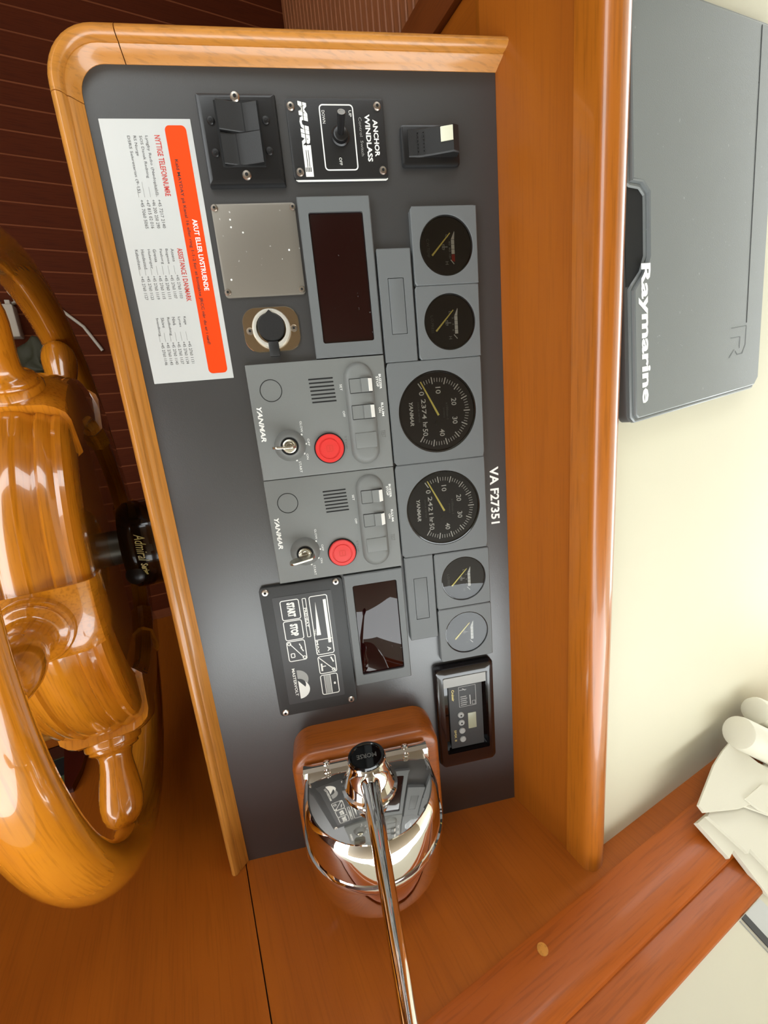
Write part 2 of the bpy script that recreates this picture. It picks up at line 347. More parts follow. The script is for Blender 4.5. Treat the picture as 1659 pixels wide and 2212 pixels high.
# ------------------------------------------------------------ instruments on the panel
H = .008
GREY = 'grey plastic'
def dial_plate(parent, wu, wv, r, cu=0, cv=0, mat='module_grey'):            # square plate with a round opening
    n = 96; L = []
    def rect(i, z):
        P = []
        for k in range(n):
            t = 2 * pi * (k + .5) / n; c, s_ = cos(t), sin(t)
            ex = ((wu / 2 - i) - (cu if c > 0 else -cu)) / abs(c) if abs(c) > 1e-9 else 9; ey = ((wv / 2 - i) - (cv if s_ > 0 else -cv)) / abs(s_) if abs(s_) > 1e-9 else 9
            d = min(ex, ey); P.append((cu + c * d, cv + s_ * d, z))
        return P
    circ = lambda q, z: [(cu + q * cos(2 * pi * (k + .5) / n), cv + q * sin(2 * pi * (k + .5) / n), z) for k in range(n)]
    m = MB(); m.loft([rect(0, 0), rect(0, H - .0009), rect(.0009, H), circ(r + .0004, H), circ(r, H - .0004), circ(r, .0015)], cap0=False, cap1=False)
    return m.build('face_plate', mat, parent, smooth=30)
def dial_base(parent, r, cu, cv, mat):
    m = MB(); m.lathe([(r * .999, .0015), (r * .999, .0052), (0, .0052)], 64); o = m.build('dial_face', mat, parent); o.location = (cu, cv, 0)
    m = MB(); m.lathe([(r * .999, .0052), (r * .999, H - .001), (r * .965, H - .0008), (r * .955, H - .0018), (r * .95, .0053)], 64, caps=False); g = m.build('bezel_ring', 'gloss_black', parent); g.location = (cu, cv, 0)
    m = MB(); m.lathe([(r * .962, H - .0012), (0, H - .0012)], 64, caps=False); c = m.build('glass', 'clear_cover', parent); c.location = (cu, cv, 0)
def needle(parent, p, q, w0, w1, z, mat='needle_yellow'):
    p = Vector(p); q = Vector(q); d = (q - p).normalized(); nn = Vector((-d.y, d.x)); m = MB()
    lo = [p + nn * w0, p - nn * w0, q - nn * w1, q + nn * w1]
    m.loft([[(*a, z) for a in lo], [(*a, z + .0006) for a in lo]]); return m.build('needle', mat, parent)
def tacho(u, v, hours, label, mat):
    t = onpanel('tachometer', label, 'gauge', u, v, 'engine tachometers')
    wu, wv, r = .1077, .1044, .0436; cu, cv = .0005, .0008
    dial_plate(t, wu, wv, r, cu, cv); dial_base(t, r, cu, cv, mat); z = .0052
    m = MB()
    for k in range(51):
        a = radians(212 - 247 * k / 50); big = k % 5 == 0; r0, r1 = (.0300, .0372) if big else (.0318, .0360)
        m.bar((cu + r0 * cos(a), cv + r0 * sin(a)), (cu + r1 * cos(a), cv + r1 * sin(a)), .0011 if big else .0006, z)
    m.build('scale_marks', 'print_white' if 0 else 'print_white', t)
    m = MB()
    for s_, x, y, w in (('0', -.0208, -.0165, .0042), ('10', -.0228, .0022, .0072), ('20', -.0095, .0192, .0078), ('30', .0105, .0195, .0078), ('40', .0225, .0040, .0078), ('50', .0205, -.0150, .0078)):
        m.text(s_, cu + x - w / 2, cu + x + w / 2, cv + y - .0029, cv + y + .0029, z, bold=.01)
    m.text(hours, cu - .0150, cu + .0060, cv - .0175, cv - .0125, z, bold=.01); m.text('hr', cu + .0095, cu + .0155, cv - .0172, cv - .0120, z, bold=.02)
    m.text('YANMAR', cu - .0130, cu + .0125, cv - .0312, cv - .0270, z, bold=.03, shear=.2); m.build('numerals', 'print_white', t)
    m = MB(); m.text('x100min-1', cu - .0095, cu + .0085, cv + .0100, cv + .0125, z); m.text('(r/min)', cu - .004, cu + .0065, cv + .0062, cv + .0085, z); m.text('HOUR METER', cu - .0120, cu + .0095, cv - .0218, cv - .0202, z)
    tag(m.build('fine_print', 'print_dim', t), kind='stuff')
    m = MB(); m.lathe([(.0022, z), (.0022, z + .0009), (0, z + .0010)], 20); o = m.build('trip_knob', 'black_plastic', t); o.location = (cu + .0120, cv - .0012, 0)
    needle(t, (cu + .0035, cv + .0010), (cu - .0330, cv - .0170), .0011, .0006, .0056)
    return t
tacho(-.1231, .0537, '2374', 'large round engine tachometer reading 2374 hours, nearer the red display', 'dial_brown')
tacho(-.0151, .0535, '2421', 'large round engine tachometer reading 2421 hours, beside the white boat number', 'dial_black')
def small_gauge(u, v, label, temp, face, red):
    t = onpanel('engine_gauge', label, 'gauge', u, v, 'small engine gauges')
    wu, wv, r = .0713, .0681, .0277; cu, cv = 0, .0012
    dial_plate(t, wu, wv, r, cu, cv); dial_base(t, r, cu, cv, face); z = .0052
    m = MB(); x0, x1, y0, y1 = cu - .0105, cu + .0115, cv + .0056, cv + .0090
    for k in range(5):
        a = x0 + (x1 - x0) * k / 5 + (.0003 if k else 0); b = x0 + (x1 - x0) * (k + 1) / 5
        if red and k == 4: continue
        if k == 0: m.add([(a - .0030, y1 + .0003, z + .0002), (b, y0, z + .0002), (b, y1, z + .0002), (a - .0022, y1 + .0006, z + .0002)], [(0, 1, 2, 3)])
        else: m.add([(a, y0, z + .0002), (b, y0, z + .0002), (b, y1, z + .0002), (a, y1, z + .0002)], [(0, 1, 2, 3)])
    m.bar((x1 + .0008, y0 - .0012), (x1 + .0050, y1 - .0010), .0008, z); m.build('scale_bar', 'print_white', t)
    if red:
        m = MB(); m.add([(x1 - .0040, y0, z + .0002), (x1 + .0018, y0, z + .0002), (x1 + .0030, y1, z + .0002), (x1 - .0040, y1, z + .0002)], [(0, 1, 2, 3)]); m.build('red_zone', 'dial_red', t)
    m = MB(); m.text('C' if temp else 'L', cu - .0108, cu - .0080, cv - .0002, cv + .0028, z, bold=.01); m.text('H', cu + .0138, cu + .0166, cv - .0012, cv + .0020, z, bold=.01)
    for k, s_ in enumerate(('40', '80', '120') if temp else ('2', '4', '6')): m.text(s_, cu - .0050 + .006 * k, cu - .0018 + .006 * k + (.001 if temp else -.0014), cv + .0030, cv + .0048, z)
    m.bar((cu + .0005, cv - .0042), (cu + .0005, cv + .0018), .0012, z); m.bar((cu - .0022, cv - .0020), (cu + .0032, cv - .0020), .0010, z); m.outline(cu - .0020, cu + .0030, cv - .0042, cv - .0014, .0012, .0006, z)
    m.build('numerals', 'print_grey', t)
    m = MB(); m.text('C.W.TEMP' if temp else 'L.O.PRESS', cu - .0075, cu + .0095, cv - .0200, cv - .0172, z); tag(m.build('fine_print', 'print_dim', t), kind='stuff')
    needle(t, (cu + .0080, cv - .0150), (cu - .0118, cv + .0046), .0009, .0005, .0056); return t
small_gauge(-.2846, .0729, 'small round temperature gauge with a red band, topmost of the gauges by the rocker switch', True, 'dial_brown', True)
small_gauge(-.2130, .0724, 'small round pressure gauge between the red-banded gauge and the large tachometer', False, 'dial_brown', False)
small_gauge(.0754, .0725, 'small round gauge with a white reflection over its lower edge, beside the second tachometer', False, 'dial_black', False)
small_gauge(.1472, .0728, 'small round gauge mostly covered by white reflection, beside the heater control', True, 'dial_black', False)
def blank_strip(u, v, label):
    t = onpanel('blanking_module', label, 'panel module', u, v, 'blank grey modules')
    m = MB(); a, b = .1067, .0344
    m.ring((-a / 2, a / 2, -b / 2, b / 2), (-.0265, .0265, -.0082, .0082), 0, H, .0006, .001, .0009); m.build('face_plate', 'module_grey', t)
    MB().slab(-.0260, .0260, -.0077, .0077, 0, H - .0002, .0006, .0003).build('insert', 'module_grey', t); return t
blank_strip(-.2308, .0191, 'narrow blank grey module between the red display and the upper two gauges')
blank_strip(.0923, .0199, 'narrow blank grey module between the reflecting display and the lower two gauges')
def display(u, v, label):
    t = onpanel('warning_display', label, 'display', u, v, 'engine warning displays')
    a, b = .1438, .0689; i = (-.0585, .0583, -.0254, .0266)
    MB().ring((-a / 2, a / 2, -b / 2, b / 2), i, 0, H, .0022, .001, .0010).build('face_plate', 'module_grey', t)
    m = MB(); m.slab(i[0] + .0003, i[1] - .0003, i[2] + .0003, i[3] - .0003, .001, H - .0018, .002, .0002); m.build('screen', 'display_red', t)
    return t
display(-.2586, -.0347, 'large dark red display screen in a grey frame, upper one beside the metal plate')
display(.1216, -.0352, 'large display screen in a grey frame reflecting pale light, next to the generator panel')

# engine start panels
def control(u, v, label, redrow, keylabel, keyrot):
    t = onpanel('engine_start_panel', label, 'control panel', u, v, 'engine start panels')
    a, b = .1163, .1402
    MB().slab(-a / 2, a / 2, -b / 2, b / 2, 0, H, .001, .0012).build('face_plate', 'module_grey_lit', t)
    z = H
    # blank round plug
    m = MB(); m.lathe([(.0110, 0), (.0110, .0003), (.0103, .0003), (.0103, 0)], 48, caps=False); o = m.build('plug_ring', 'gap_black', t); o.location = (-.0320, -.0483, z)
    # buzzer grille
    for k in range(7):
        y = -.0390 + .0038 * k
        MB().slab(-.0012 + 0 - .0001, .0001, -.0125, .0125, 0, .0003, .0003, .0001).build('grille_slot', 'gap_black', t).location = (y, .0026 + .0002 * k, z)
    # raised pill with two rockers
    px, py = 0., .0425
    m = MB(); L = []
    for d, h in ((0, 0), (.0008, .0018), (.0026, .0038), (.0054, .0050), (.0085, .0054)):
        L.append([(x, y, z + h) for x, y in rrect(-.0528 + d, .0520 - d, .0262 + d, .0568 - d, .0153 - d, 10)])
    m.loft(L); pl = m.build('switch_housing', 'module_grey_lit', t, smooth=50)
    zt = z + .0054
    for k, x0 in enumerate((-.0365, -.0100)):
        MB().slab(x0 - .0002, x0 + .0147, .0308, .0544, zt - .003, zt + .0003, .0008, .0002).build('switch_slot', 'gap_black', pl)
        m = MB(); m.prism([(.0312, zt - .001), (.0312, zt + .0007), (.0420, zt + .0010), (.0430, zt + .0030), (.0500, zt + .0040), (.0540, zt + .0012), (.0540, zt - .001)], x0 + .0005, x0 + .0140, 'YZ'); r = m.build('rocker', 'module_grey_lit', t, smooth=25)
        MB().prism([(.0503, zt + .0042), (.0543, zt + .0013), (.0543, zt + .0003), (.0497, zt + .0035)], x0 + .0010, x0 + .0136, 'YZ').build('rocker_tip', 'print_white', r)
    MB().slab(.0185, .0345, .0312, .0540, zt - .002, zt + .0008, .001, .0006).build('blank_switch', 'module_grey_lit', pl)
    # red button
    rx, ry = .0312, .0032
    m = MB(); m.lathe([(.0162, 0), (.0162, .0008), (.0150, .0009)], 48); o = m.build('button_surround', 'gap_black', t); o.location = (rx, ry, z)
    m = MB(); m.lathe([(.0150, 0), (.0150, .0034), (.0142, .0042), (.0112, .0042), (.0108, .0034), (.0100, .0034), (.0096, .0042), (0, .0044)], 48); o = m.build('stop_button', 'button_red', t); o.location = (rx, ry, z)
    m = MB(); m.outline(-.0035, .0035, -.0035, .0035, .0012, .0007, .0044); m.bar((-.002, 0), (.002, 0), .0009, .0044); e = m.build('emblem', 'print_red', o)
    # key switch boss
    kx, ky = .0245, -.0372
    m = MB(); m.lathe([(.0162, 0), (.0156, .0016), (.0140, .0046), (.0118, .0078), (.0100, .0090), (.0092, .0092), (.0090, .0078), (0, .0078)], 40); o = m.build('key_boss', 'module_grey_lit', t); o.location = (kx, ky, z)
    m = MB(); m.lathe([(.0089, .0078), (.0089, .0094), (.0080, .0096), (.0078, .0083), (0, .0083)], 36); g = m.build('key_ring', 'gap_black', o)
    m = MB(); m.lathe([(.0070, .0082), (.0070, .0106), (.0058, .0112), (.0050, .0107), (.0036, .0107), (.0030, .0112), (0, .0112)], 32); g = m.build('lock_barrel', 'key_metal', o)
    m = MB()
    for dx, dy in ((-.0102, .0132), (-.0004, .0165), (.0095, .0135), (.0158, .0048)): m.lathe([(.0010, 0), (.0010, .00025), (0, .0003)], 12, Matrix.Translation((kx + dx, ky + dy, z)))
    m.text('GLOW', kx - .0240, kx - .0125, ky + .0128, ky + .0150, z); m.text('OFF', kx - .0055, kx + .0020, ky + .0182, ky + .0204, z); m.text('ON', kx + .0100, kx + .0160, ky + .0152, ky + .0174, z); m.text('START', kx + .0172, kx + .0290, ky + .0064, ky + .0088, z)
    m.text('SET', -.0325, -.0262, .0213, .0236, z); m.text('OFF', -.0055, .0005, .0213, .0236, z)
    m.text('BUZZER', -.0395, -.0245, .0628, .0652, z, bold=.02); m.text('STOP', -.0375, -.0268, .0596, .0620, z, bold=.02)
    m.text('ILLUM', -.0105, .0035, .0628, .0652, z, bold=.02); m.text('ON', -.0060, -.0005, .0596, .0620, z, bold=.02); tag(m.build('legends', 'print_white', t), kind='stuff')
    MB().text('YANMAR', -.0172, .0180, -.0652, -.0602, z, bold=.03, shear=.25).build('maker_name', 'print_white', t)
    m = MB(); m.text('STOP', .020, .034, .0203, .0224, z); m.text('TEST', .018, .026, .0602, .0646, z); tag(m.build('worn_legends', 'print_dim', t), kind='stuff')
    # the key itself
    kp = PR @ Vector((u + kx, v + ky, H + .0112))
    ky_ = thing('ignition_key', keylabel, 'key', kp, None, 'ignition keys'); ky_.rotation_euler = (Matrix.Rotation(TILT, 3, 'X') @ Matrix.Rotation(keyrot, 3, 'Z')).to_euler()
    m = MB()
    if redrow:                              # seen edge-on with a flat grip standing up
        m.box(-.0011, .0011, -.0030, .0030, -.003, .004, .0003, seg=1); m.build('blade', 'key_metal', ky_)
        m = MB(); m.slab(-.0085, .0085, -.0112, .0112, -.0011, .0011, .006, .0006, mat=Matrix.Translation((0, -.0045, .0145)) @ Matrix.Rotation(pi / 2, 4, 'Y')); m.build('grip', 'key_metal', ky_)
    else:
        m.box(-.0011, .0011, -.0030, .0030, -.003, .004, .0003, seg=1); m.build('blade', 'key_metal', ky_)
        m = MB(); m.slab(-.0085, .0085, -.0135, .0135, -.0011, .0011, .006, .0006, mat=Matrix.Translation((0, -.0025, .0145)) @ Matrix.Rotation(pi / 2, 4, 'Y')); m.build('grip', 'key_metal', ky_)
    return t
control(-.12745, -.0702, 'grey engine start panel nearer the orange and white sticker, with red stop button', True, 'flat metal key in the start panel nearer the sticker', -.05)
control(-.01075, -.0704, 'grey engine start panel nearer the generator panel, with red stop button', False, 'flat metal key in the start panel nearer the generator panel', .18)

# double rocker switch plate
t = onpanel('double_rocker_switch', 'black square switch plate with two large black rockers side by side', 'switch', -.3768, -.1112)
MB().slab(-.0356, .0356, -.0344, .0344, 0, .007, .001, .0042).build('face_plate', 'black_plastic', t)
for k, (x0, x1) in enumerate(((-.0272, -.0046), (-.0040, .0205))):
    m = MB(); L = []
    n = 8
    for i in range(n + 1):
        y = -.0172 + .0344 * i / n; q = (i / n - (.62 if k == 0 else .38)) ; zz = .0075 + .0062 * abs(q) ** 1.2 * 1.4
        L.append([(x0, y, .005), (x0, y, zz - .0006), (x0 + .0006, y, zz), (x1 - .0006, y, zz), (x1, y, zz - .0006), (x1, y, .005)])
    m.loft(L); m.build('rocker', 'black_satin', t, smooth=25)
MB().box(-.0290, .0222, -.0195, .0190, .0065, .0076, .0004, seg=1).build('rocker_bezel', 'gap_black', t)
for x, y in ((-.0310, -.0004), (.0285, .0001)): screw(t, x, y, .0068, .0040)
for x, y in ((-.0135, -.0240), (.0110, -.0240), (-.0138, .0235), (.0098, .0232)): screw(t, x, y, .0068, .0034, 'black_screw', 'black_plastic')

# anchor windlass control
t = onpanel('windlass_control', 'black anchor windlass control plate with toggle switch and white lettering', 'control panel', -.3782, -.02375)
MB().slab(-.0321, .0321, -.0450, .0450, 0, .004, .003, .0008).build('face_plate', 'black_satin', t); z = .004
for x, y in ((-.0250, -.0405), (-.0256, .0390), (.0259, .0398), (.0265, -.0390)): screw(t, x, y, z - .0004, .0036)
m = MB(); m.outline(-.0270, .0256, -.0153, .0164, .0035, .0011, z); m.text('ANCHOR', -.0152, .0145, .0335, .0382, z, bold=.03); m.text('WINDLASS', -.0193, .0186, .0262, .0310, z, bold=.03)
m.text('DOWN', -.0222, -.0120, -.0130, -.0104, z); m.text('UP', -.0222, -.0172, .0118, .0143, z); m.text('OFF', .0150, .0212, -.0012, .0014, z)
m.add([(.0050, -.0340, z + .0002), (.0303, -.0338, z + .0002), (.0303, -.0266, z + .0002), (.0050, -.0263, z + .0002)], [(0, 1, 2, 3)]); m.build('lettering', 'print_white', t)
m = MB(); m.text('Control  Switch', -.0170, .0140, .0205, .0232, z); m.build('fine_print', 'print_grey', t)
m = MB(); m.text('MUIR', -.0293, .0055, -.0340, -.0263, z, t=.0002, shear=.15, bold=.06)
m.build('maker_name', 'print_white', t)
m = MB()
m.bar((-.0292, -.0301), (.0060, -.0302), .0005, z + .0002, .0003); m.bar((.0090, -.0293), (.0225, -.0293), .0005, z + .0002, .0003); m.bar((.0090, -.0312), (.0225, -.0312), .0005, z + .0002, .0003)
for k in range(4): m.bar((.0228, -.0330 + .0015 * k), (.0265, -.0330 + .0015 * k), .0007, z + .0002, .0003)
m.build('maker_name_gaps', 'print_black', t)
m = MB(); m.lathe([(.0085, 0), (.0085, .0012), (.0074, .0022), (.0064, .0022), (.0064, .0048), (.0052, .0056), (0, .0056)], 32); o = m.build('toggle_nut', 'black_plastic', t); o.location = (-.0020, .0020, z)
m = MB(); m.tube([(-.002, .002, z + .004), (-.0045, .0022, z + .010), (-.0095, .0026, z + .0185)], [.0030, .0032, .0040], 16); o = m.build('toggle_lever', 'black_plastic', t)
m = MB(); m.lathe([(.0034, 0), (.0034, .0004), (.0023, .0004), (.0022, -.0004), (0, -.0004)], 20, Matrix.Translation((-.0097, .0026, .0188 + z)) @ Matrix.Rotation(-.5, 4, 'Y')); m.build('lever_tip', 'print_grey', o)
m = MB(); m.bar((-.0290, -.0452), (.0322 - .0322, -.0452), .0002, .001); m = MB(); m.tube([(.0312, -.0430, .0018), (.0322, -.0415, .0018), (.0323, 0, .0018), (.0322, .0425, .0018), (.0310, .0440, .0018)], .0010, 6); m.build('bright_edge', 'print_white', t)

# single rocker switch
t = onpanel('rocker_switch', 'black rocker switch with a small white lamp window in its upper corner', 'switch', -.3728, .0649)
MB().slab(-.0170, .0170, -.0290, .0288, 0, .005, .003, .0020).build('bezel', 'black_plastic', t)
m = MB(); L = []
for i in range(9):
    y = -.0226 + .0478 * i / 8; zz = .0058 + .0110 * max(0, (i / 8 - .2) / .8) ** 1.1 - (.004 if i == 8 else 0)
    L.append([(-.0125, y, .004), (-.0125, y, zz - .001), (-.0115, y, zz), (.0095, y, zz), (.0105, y, zz - .001), (.0105, y, .004)])
m.loft(L); rk = m.build('rocker', 'black_satin', t, smooth=30)
MB().prism([(.0078, .0100), (.0078, .0120), (.0086, .0126), (.0182, .0152), (.0190, .0150), (.0190, .0100)], -.0105, .0014, 'YZ').build('lamp_window', 'lamp_white', rk)
m = MB()
for i in range(6):
    for j in range(2): m.lathe([(.0007, 0), (.0006, .0005), (0, .0007)], 8, Matrix.Translation((-.0085 + .0030 * i, -.0135 + .0055 * j, .0068 + .0012 * j)))
m.build('grip_dots', 'black_plastic', rk)

# metal blanking plate
t = onpanel('metal_blanking_plate', 'square brushed metal blanking plate with a screw in each corner', 'plate', -.2885, -.10975)
MB().slab(-.0399, .0399, -.0383, .0383, 0, .002, .003, .0005).build('plate', 'plate_steel', t)
for x, y in ((-.0366, -.0353), (-.0359, .0360), (.0356, .0350), (.0350, -.0355)): screw(t, x, y, .0018, .0030)
m = MB()
for x, y, r in ((-.0268, -.0229, .0008), (-.0205, -.0231, .0008), (-.0158, -.0130, .0008), (.0004, .0276, .0009), (.0241, -.0304, .0009), (.0080, .0200, .0004)): m.lathe([(r, .002), (r, .00215), (0, .0022)], 10, Matrix.Translation((x, y, 0)))
tag(m.build('pale_spots', 'print_white', t), kind='stuff')

# 12 volt socket
t = onpanel('power_socket', 'round chrome power socket with black rubber cap on a rounded steel plate', 'socket', -.2180, -.1092)
L = []
m = MB()
for d, zz in ((0, 0), (0, .0014), (.0006, .002)): L.append([(x, y, zz) for x, y in rrect(-.0208 + d, .0208 - d, -.0274 + d, .0274 - d, .0135 - d, 8)])
m.loft(L); m.build('plate', 'socket_steel', t)
screw(t, .0005, -.0212, .0018, .0034); screw(t, .0002, .0216, .0018, .0034)
m = MB(); m.lathe([(.0186, .002), (.0186, .0060), (.0178, .0078), (.0150, .0084), (.0144, .0082), (.0140, .0050)], 48, caps=False); m.build('collar', 'collar_steel', t)
m = MB(); m.lathe([(.0130, .0040), (.0130, .0090), (.0122, .0102), (0, .0104)], 40, Matrix.Translation((-.0010, 0, 0))); c = m.build('rubber_cap', 'black_satin', t)
m = MB(); m.prism([(-.0128, -.0040), (-.0165, 0), (-.0128, .0040)], .0070, .0100); m.build('cap_tab', 'black_satin', c)
MB().box(.0120, .0262, -.0050, .0050, .0060, .0092, .001).build('cap_strap', 'black_satin', c)

# emergency telephone sticker
t = onpanel('emergency_sticker', 'white emergency telephone sticker with an orange band along its upper edge', 'sticker', -.2855, -.1912)
MB().slab(-.1099, .1099, -.0378, .0378, 0, .0006, .0005, .0001).build('sheet', 'paper', t); z = .0006
m = MB(); p = rrect(-.1050, .1042, .0150, .0330, .004, 5); p = [(x, y) if y > .02 else (x, y) for x, y in p]; m.flat(p, z + .00015); m.build('orange_band', 'orange_band', t)
m = MB(); m.text('AKUT ELLER LIVSTRUENDE', -.0315, .0290, .0245, .0290, z + .00015, bold=.025); m.build('band_heading', 'print_white', t)
m = MB(); m.text('Kald MAYDAY på Kanal 16 eller ring 1-1-2 for at kontakte JRCC når du er i nød!', -.0790, .0770, .0180, .0216, z + .00015, bold=.004); m.build('band_text', 'print_black', t)
m = MB(); m.text('NYTTIGE TELEFONNUMRE', -.0976, -.0505, .0052, .0100, z, bold=.01); m.build('heading', 'print_red', t)
m = MB(); m.text('ASSISTANCE I DANMARK', -.0081, .0376, .0066, .0112, z, bold=.01); m.build('heading', 'print_red', t)
m = MB()
rows = [('Lyngby Radio (Nødopkald)', '+45 7217 2140'), ('SOS Dansk Redning', '+46 200 250 290'), ('RS Norge', '+47 815 02 016'), ('DSRS Sekretariat (9-15)', '+45 7060 5065')]
for k, (a, b) in enumerate(rows):
    y = .0000 - .0050 * k; m.text(a, -.0972, -.0972 + .0020 * len(a) * .95, y - .0030, y, z); m.text(b, -.0480, -.0250, y - .0022, y + .0006, z)
for k, a in enumerate(('Assens', 'Bogense', 'Faaborg', 'Grenaa', 'Helsingør', 'Hundested', 'København')):
    y = .0036 - .0052 * k; m.text(a, -.0080, -.0080 + .0018 * len(a), y - .0028, y, z); m.text('+45 2760 11%02d' % (3 + 4 * k), .0142, .0345, y - .0024, y + .0003, z)
for k, a in enumerate(('Køge', 'Lynæs', 'Nivå', 'Rudkøbing', 'Skive', 'Svendborg')):
    y = .0030 - .0050 * k; m.text(a, .0506, .0506 + .0018 * len(a), y - .0028, y, z); m.text('+45 2760 11%02d' % (31 + 3 * k), .0730, .0935, y - .0024, y + .0003, z)
tag(m.build('telephone_numbers', 'print_ink', t), kind='stuff')
m = MB()
for k in range(4): m.bar((-.062 + .004 * (k % 2), -.0026 - .005 * k), (-.050, -.0026 - .005 * k), .0003, z)
for k in range(7): m.bar((.006, .0010 - .0052 * k), (.0135, .0010 - .0052 * k), .0003, z)
for k in range(6): m.bar((.064, .0005 - .005 * k), (.0722, .0005 - .005 * k), .0003, z)
tag(m.build('leader_lines', 'print_grey', t), kind='stuff')

# generator panel
t = onpanel('generator_panel', 'black generator control panel with white icons, START and STOP buttons', 'control panel', .1343, -.1181)
MB().slab(-.0838, .0838, -.0470, .0470, 0, .005, .005, .0010).build('face_plate', 'dark_face', t)
for x, y in ((-.0780, -.0402), (-.0790, .0393), (.0772, .0398), (.0785, -.0402)): screw(t, x, y, .0048, .0040)
MB().slab(-.0705, .0690, -.0342, .0328, .005, .0054, .001, .0003).build('membrane', 'face_inner', t); z = .0054; ox, oy = -.1343, .1181
m = MB()
def bx(x0, x1, y0, y1): m.outline(x0 + ox, x1 + ox, y0 + oy, y1 + oy, .0028, .0010, z)
bx(.0688, .0938, -.1446, -.1230); bx(.0945, .1195, -.1446, -.1230); bx(.1203, .1468, -.1446, -.1230); bx(.0685, .1442, -.1119, -.0906); bx(.1460, .1698, -.1117, -.0905); bx(.1712, .1985, -.1119, -.0908); m.outline(.0694 + ox, .1188 + ox, -.1196 + oy, -.1150 + oy, .0012, .0008, z)
m.text('START', .0722 + ox, .0902 + ox, -.1375 + oy, -.1285 + oy, z, bold=.06); m.text('STOP', .0990 + ox, .1145 + ox, -.1375 + oy, -.1285 + oy, z, bold=.06); m.text('PREHEAT', .0815 + ox, .1060 + ox, -.1188 + oy, -.1160 + oy, z, bold=.02)
m.add([(.0760 + ox, -.1052 + oy, z + .0002), (.1185 + ox, -.1085 + oy, z + .0002), (.1185 + ox, -.1035 + oy, z + .0002)], [(0, 1, 2)]); m.add([(.0745 + ox, -.0962 + oy, z + .0002), (.1300 + ox, -.0962 + oy, z + .0002), (.1300 + ox, -.0928 + oy, z + .0002), (.0745 + ox, -.0928 + oy, z + .0002)], [(0, 1, 2, 3)])
m.bar((.1245 + ox, -.1117 + oy), (.1245 + ox, -.0908 + oy), .0009, z); m.text('%', .1100 + ox, .1185 + ox, -.1110 + oy, -.1090 + oy, z); m.text('MAX', .1255 + ox, .1420 + ox, -.1105 + oy, -.1080 + oy, z, bold=.02); m.text('A', .1350 + ox, .1410 + ox, -.0985 + oy, -.0940 + oy, z, bold=.02)
m.bar((.1235 + ox, -.1408 + oy), (.1435 + ox, -.1268 + oy), .0010, z); m.bar((.1478 + ox, -.1100 + oy), (.1682 + ox, -.0922 + oy), .0010, z)
for x, y in ((.1238, -.1412), (.1435, -.1262), (.1660, -.0945)): m.outline(x - .0022 + ox, x + .0022 + ox, y - .0022 + oy, y + .0022 + oy, .0021, .0009, z)
m.bar((.1250 + ox, -.1300 + oy), (.1310 + ox, -.1275 + oy), .0012, z); m.bar((.1300 + ox, -.1290 + oy), (.1355 + ox, -.1262 + oy), .0012, z); m.outline(.1360 + ox, .1420 + ox, -.1415 + oy, -.1365 + oy, .0012, .0010, z)
m.bar((.1560 + ox, -.1080 + oy), (.1660 + ox, -.1080 + oy), .0020, z); m.bar((.1600 + ox, -.1090 + oy), (.1600 + ox, -.1030 + oy), .0012, z); m.bar((.1490 + ox, -.0960 + oy), (.1560 + ox, -.0935 + oy), .0016, z)
m.bar((.1725 + ox, -.1070 + oy), (.1970 + ox, -.1070 + oy), .0006, z); m.bar((.1725 + ox, -.0998 + oy), (.1970 + ox, -.0998 + oy), .0008, z); m.outline(.1830 + ox, .1862 + ox, -.0965 + oy, -.0942 + oy, .0010, .0010, z)
m.text('MASTERVOLT', .1560 + ox, .1930 + ox, -.1432 + oy, -.1398 + oy, z, bold=.02)
m.flat([(.1800 + .0125 * cos(radians(a)) + .0050 + ox, -.1380 + .0125 * sin(radians(a)) + oy) for a in range(0, 181, 12)], z + .0003); m.build('icons', 'print_white', t)
m = MB(); m.flat([(.1715 + .0125 * cos(radians(a)) + ox, -.1380 + .0125 * sin(radians(a)) + oy) for a in range(0, 181, 12)], z + .0002); m.bar((.1725 + ox, -.1034 + oy), (.1970 + ox, -.1034 + oy), .0056, z); m.build('grey_icons', 'print_grey', t)
m = MB(); m.flat([(.1785 + .0080 * cos(radians(a)) + ox, -.1378 + .0085 * sin(radians(a)) + oy) for a in range(60, 200, 12)], z + .0004); m.bar((.1725 + ox, -.0952 + oy), (.1970 + ox, -.0952 + oy), .0072, z, .0001); m.build('dark_icons', 'dark_face', t)

# heater control
t = onpanel('heater_control', 'glossy black framed heater control with small screen and four round buttons', 'control panel', .2640, .0668)
m = MB(); N_ = 12
def bulge(d, ex):                            # outline with curved ends
    P = rrect(-.0735 + d, .0735 - d, -.0395 + d, .0395 - d, .006, 8)
    return [(x + (ex * (1 - (y / .0395) ** 2) if x > 0 else -ex * .2 * (1 - (y / .0395) ** 2)), y) for x, y in P]
out = [bulge(0, .006), bulge(0, .006), bulge(.002, .006), bulge(.0075, .003)]; inn = rrect(-.0600, .0530, -.0290, .0290, .002, 8)
L = [[(x, y, z) for x, y in l] for l, z in zip(out, (0, .006, .0105, .0130))] + [[(x, y, .0125) for x, y in inn], [(x, y, .003) for x, y in inn]]
m.loft(L, cap0=False, cap1=False); m.build('frame', 'frame_gloss', t, smooth=40)
MB().slab(-.0605, .0535, -.0295, .0295, .001, .0055, .002, .0003).build('recess_floor', 'gloss_black', t)
MB().slab(-.0470, .0480, -.0225, .0225, .005, .0095, .001, .0005).build('face_plate', 'dark_face', t); z = .0095
MB().prism([(-.0290, .0125), (.0270, .0125), (.0270, .0095), (-.0290, .0095)], -.0605, -.0470, 'YZ').build('reflection_strip', 'silver_grey', t)  # opaque pale strip painted in for the glossy reflection beside the face plate
